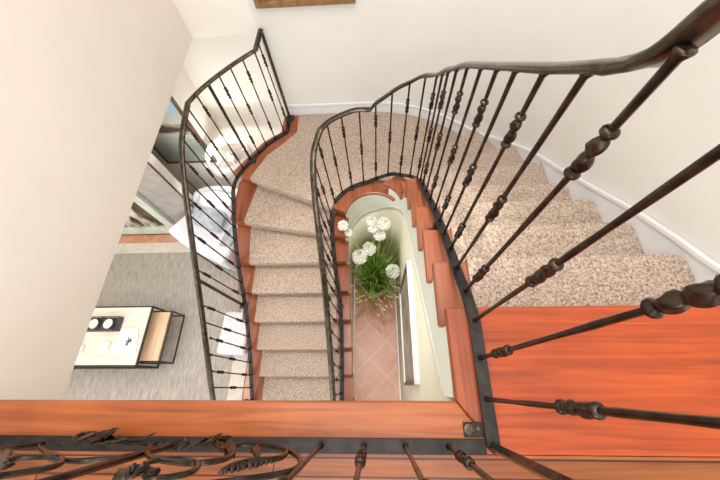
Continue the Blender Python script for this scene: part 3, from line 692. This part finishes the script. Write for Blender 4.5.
# a short wall return carries it
struct(MB().box(-2.92, -1.995, 2.665, 3.1, 0, CZ-1.595).build('wall_living_return', M['wall']))
px0, px1, pz0, pz1 = -2.655, -2.005, CZ-3.155, CZ-2.14
MB().box(px0, px1, 2.635, 2.664, pz0, pz0+0.028).box(px0, px1, 2.635, 2.664, pz1-0.028, pz1).box(px0, px0+0.028, 2.635, 2.664, pz0, pz1).box(px1-0.028, px1, 2.635, 2.664, pz0, pz1).build('frame', M['frame_dark'], pt, bevel=0.002)
cv = MB().box(px0+0.028, px1-0.028, 2.645, 2.662, pz0+0.028, pz1-0.028).build('canvas', M['painting'], pt, origin=(px0, 2.65, pz0))
lx, ly = -1.70, 2.50; SZ = CZ-2.80
lamp = thing('floor_lamp', 'floor lamp with a glowing white drum shade behind the armchair', 'lamp', (lx, ly, 0))
MB().lathe([(0.11, 0), (0.11, 0.02), (0.03, 0.035), (0.010, 0.05), (0.010, SZ-0.05)], (lx, ly, 0.001), 24).build('pole', M['candle'], lamp, smooth=False)
n = 40; vs = []
for r, z in ((0.268, SZ-0.15), (0.25, SZ), (0.246, SZ), (0.264, SZ-0.15)):
    for i in range(n): vs.append((lx+r*math.cos(2*PI*i/n), ly+r*math.sin(2*PI*i/n), z))
MB().add(vs, [(j*n+i, j*n+(i+1) % n, ((j+1) % 4)*n+(i+1) % n, ((j+1) % 4)*n+i) for j in range(4) for i in range(n)]).build('lamp_shade', M['shade'], lamp, smooth=True)
mb = MB()
for a in (0.3, 0.3+2*PI/3, 0.3+4*PI/3): mb.bar((lx, ly, SZ-0.03), (lx+0.247*math.cos(a), ly+0.247*math.sin(a), SZ-0.012), 0.005)
mb.build('shade_spider', M['chrome'], lamp)
MB().ball((lx, ly, SZ-0.135), 0.030, 10, 1.2).build('bulb', M['bulb'], lamp, smooth=True)
MB().lathe([(0.012, 0), (0.018, 0.01), (0.012, 0.03), (0.003, 0.035)], (lx, ly, SZ-0.035), 12).build('finial', M['chrome'], lamp, smooth=True)
L = bpy.data.lights.new('lamp_light', 'POINT'); L.energy = 13; L.color = (1, 0.96, 0.9); L.shadow_soft_size = 0.04
lo = bpy.data.objects.new('lamp_light', L); COL.objects.link(lo); lo.location = (lx, ly, SZ-0.02)
lo.parent = lamp; lo.location = Vector((lx, ly, SZ-0.09))-Vector(lamp.location)
# armchair
ch = thing('armchair', 'white upholstered armchair with pale blue back turned diagonally beside the lamp', 'armchair', (-2.1, 1.95, 0))
seat = [(-2.72, 1.87), (-2.50, 1.70), (-2.2, 1.55), (-1.88, 1.39), (-1.80, 1.52), (-1.72, 1.75), (-1.68, 2.1), (-1.80, 2.27), (-2.12, 2.31), (-2.26, 2.28), (-2.30, 2.14), (-2.50, 2.13)]
MB().prism(seat, 0.30, 0.60).build('seat', M['sofa'], ch, bevel=0.05, segs=4)
sm = [(x*0.9-2.1*0.1, y*0.9+1.95*0.1) for x, y in seat]
MB().prism(sm, 0.12, 0.30).build('seat_base', M['sofa_blue'], ch, bevel=0.01)
bp_ = smooth_path([(-2.235, 2.17, 0), (-2.26, 2.25, 0), (-2.18, 2.31, 0), (-1.98, 2.33, 0), (-1.76, 2.28, 0), (-1.67, 2.14, 0), (-1.67, 1.90, 0)], 0.04)
pr = [(-0.05, 0), (0.05, 0), (0.05, 0.27), (0.03, 0.31), (0, 0.32), (-0.03, 0.31), (-0.05, 0.27)]
MB().sweep([(p.x, p.y, 0.55) for p in bp_], pr).build('backrest', M['sofa_blue'], ch, smooth=False, bevel=0.01)
MB().prism([(-2.18, 2.08), (-1.78, 1.98), (-1.74, 2.20), (-2.0, 2.28), (-2.20, 2.26)], 0.58, 0.90).build('back_cushion', M['sofa'], ch, bevel=0.05, segs=4)
MB().bar((-1.92, 1.56, 0.0135), (-1.92, 1.56, 0.14), 0.05).build('leg', M['iron_black'], ch)
for x, y in ((-2.5, 1.99), (-1.8, 2.2), (-2.15, 2.2)): MB().bar((x, y, 0.0), (x, y, 0.14), 0.05).build('leg', M['iron_black'], ch)
pil = MB(); nn = 14; vs = []
cpx, cpy = -2.10, 2.02
for side in (1, -1):
    for j in range(nn+1):
        for i in range(nn+1):
            u = 2*i/nn-1; v = 2*j/nn-1; h = 0.075*((1-u*u)*(1-v*v))**0.45
            q = Vector((u*0.23*(1-0.08*v*v), v*0.20*(1-0.08*u*u), side*h)); q.rotate(Matrix.Rotation(math.radians(28), 3, 'X')); q.rotate(Matrix.Rotation(math.radians(-22), 3, 'Z'))
            vs.append(q+Vector((cpx, cpy, 0.74)))
m_ = (nn+1)**2
pil.add(vs, [(s*m_+j*(nn+1)+i, s*m_+j*(nn+1)+i+1, s*m_+(j+1)*(nn+1)+i+1, s*m_+(j+1)*(nn+1)+i) for s in (0, 1) for j in range(nn) for i in range(nn)])
tag(pil.build('throw_pillow', M['pillow'], smooth=True, origin=(cpx, cpy, 0.66)), 'grey patterned throw pillow lying on the white armchair seat', 'pillow')
b = MB().prism([(-1.95, 1.62), (-1.80, 1.60), (-1.73, 1.84), (-1.80, 1.93), (-1.90, 1.80)], 0.602, 0.625)
tag(b.build('folded_throw', M['pillow'], bevel=0.01), 'small folded grey throw on the right arm side of the white armchair', 'blanket')
# stool
so = thing('footstool', 'white knitted square footstool on the rug beside the stairs', 'stool', (-1.74, 0.62, 0.013))
MB().prism([(-1.92, 0.37), (-1.56, 0.36), (-1.56, 0.87), (-1.90, 0.88)], 0.04, 0.25).build('cushion', M['stool'], so, bevel=0.04, segs=4)
MB().prism([(-1.88, 0.41), (-1.60, 0.40), (-1.60, 0.83), (-1.87, 0.84)], 0.0135, 0.05).build('base', M['iron_black'], so)
# coffee tables
TZ = CZ-3.72
t = thing('coffee_table', 'whitewashed wood coffee table with thin black metal frame on the grey rug', 'table', (-3.3, 0.56, 0.012))
def tframe(x0, x1, y0, y1, z0, z1, par, wd=0.018, legs=((0, 0), (1, 0), (0, 1), (1, 1)), top=True):
    q = 0.5*wd
    c = [(x0, y0), (x1, y0), (x1, y1), (x0, y1)]
    for (ax, ay), (bx, by) in zip(c, c[1:]+c[:1]):
        if top: MB().bar((ax, ay, z1-q), (bx, by, z1-q), wd).build('top_rail', M['iron_black'], par)
        MB().bar((ax, ay, z0+q), (bx, by, z0+q), wd).build('floor_rail', M['iron_black'], par)
    for ax, ay in c: MB().bar((ax, ay, z0+q), (ax, ay, z1-q), wd).build('leg', M['iron_black'], par)
MB().box(-3.95, -2.745, 0.235, 0.895, TZ-0.03, TZ).build('table_top', M['table_wood'], t, bevel=0.002)
tframe(-3.96, -2.735, 0.226, 0.904, 0.013, TZ-0.004, t)
t2 = thing('nesting_table', 'lower light oak nesting table on a black metal frame beside the coffee table', 'table', (-2.7, 0.58, 0.012))
Z2 = CZ-3.84
MB().box(-2.95, -2.57, 0.29, 0.86, Z2-0.025, Z2).build('table_top', M['table_wood2'], t2, bevel=0.002)
tframe(-2.96, -2.55, 0.28, 0.87, 0.013, Z2-0.003, t2, 0.014)
# caddy with two candles
cd = thing('candle_tray', 'dark metal open tray frame standing on the coffee table around two candles', 'tray', (-3.27, 0.69, TZ))
x0, x1, y0, y1, z0 = -3.50, -3.05, 0.61, 0.77, TZ+0.001
mb = MB().box(x0, x1, y0, y1, z0, z0+0.006); mb.build('tray_base', M['jar'], cd)
mb = MB()
for z in (z0+0.010, z0+0.075):
    for a, b in (((x0, y0), (x1, y0)), ((x1, y0), (x1, y1)), ((x1, y1), (x0, y1)), ((x0, y1), (x0, y0))): mb.bar((a[0], a[1], z), (b[0], b[1], z), 0.008)
for a in ((x0, y0), (x1, y0), (x1, y1), (x0, y1), ((x0+x1)/2, y0), ((x0+x1)/2, y1)): mb.bar((a[0], a[1], z0+0.006), (a[0], a[1], z0+0.078), 0.008)
mb.build('wire_frame', M['jar'], cd)
for i, x in enumerate((-3.36, -3.18)):
    c = thing('candle_jar', ['round white candle in a dark jar in the tray, farther from the magazine', 'round white candle in a dark jar in the tray, nearer the magazine'][i], 'candle', (x, 0.69, z0+0.006), 'candles on the coffee table')
    MB().lathe([(0.066, 0), (0.068, 0.055), (0.058, 0.055), (0.057, 0.044)], (x, 0.69, z0+0.0065), 24).build('jar', M['jar'], c, smooth=False)
    MB().lathe([(0.056, 0.03), (0.056, 0.05), (0.004, 0.052), (0.003, 0.062)], (x, 0.69, z0+0.0065), 24).build('wax', M['candle'], c, smooth=False)
mg = thing('magazine', 'white magazine with a small dark figure printed on its grey cover on the coffee table', 'magazine', (-2.89, 0.50, TZ))
MB().prism([(-3.00, 0.37), (-2.765, 0.365), (-2.82, 0.635), (-3.035, 0.635)], TZ+0.001, TZ+0.012).build('pages', M['paper'], mg, bevel=0.002)
MB().prism([(-2.975, 0.39), (-2.80, 0.385), (-2.835, 0.565), (-3.00, 0.57)], TZ+0.012, TZ+0.0135).build('cover_print', M['paper_grey'], mg)
MB().prism([(-2.925, 0.455), (-2.905, 0.45), (-2.86, 0.515), (-2.88, 0.53)], TZ+0.0135, TZ+0.0145).prism([(-2.935, 0.50), (-2.93, 0.49), (-2.855, 0.485), (-2.86, 0.50)], TZ+0.0135, TZ+0.0145).prism([(-2.90, 0.44), (-2.89, 0.44), (-2.90, 0.54), (-2.91, 0.54)], TZ+0.0135, TZ+0.0147).build('printed_figure', M['ink'], mg)
for i, (x, y) in enumerate(((-3.15, 0.44), (-3.46, 0.41))):
    c = thing('coaster_box', ['small cream square box beside the magazine on the coffee table', 'small cream square box at the left end of the coffee table'][i], 'box', (x, y, TZ), 'cream boxes on the coffee table')
    MB().box(x-0.05, x+0.05, y-0.045, y+0.045, TZ+0.001, TZ+0.035).build('body', M['candle'], c, bevel=0.006)
    MB().box(x-0.045, x+0.045, y-0.04, y+0.04, TZ+0.035, TZ+0.042).build('lid', M['paper'], c, bevel=0.002)
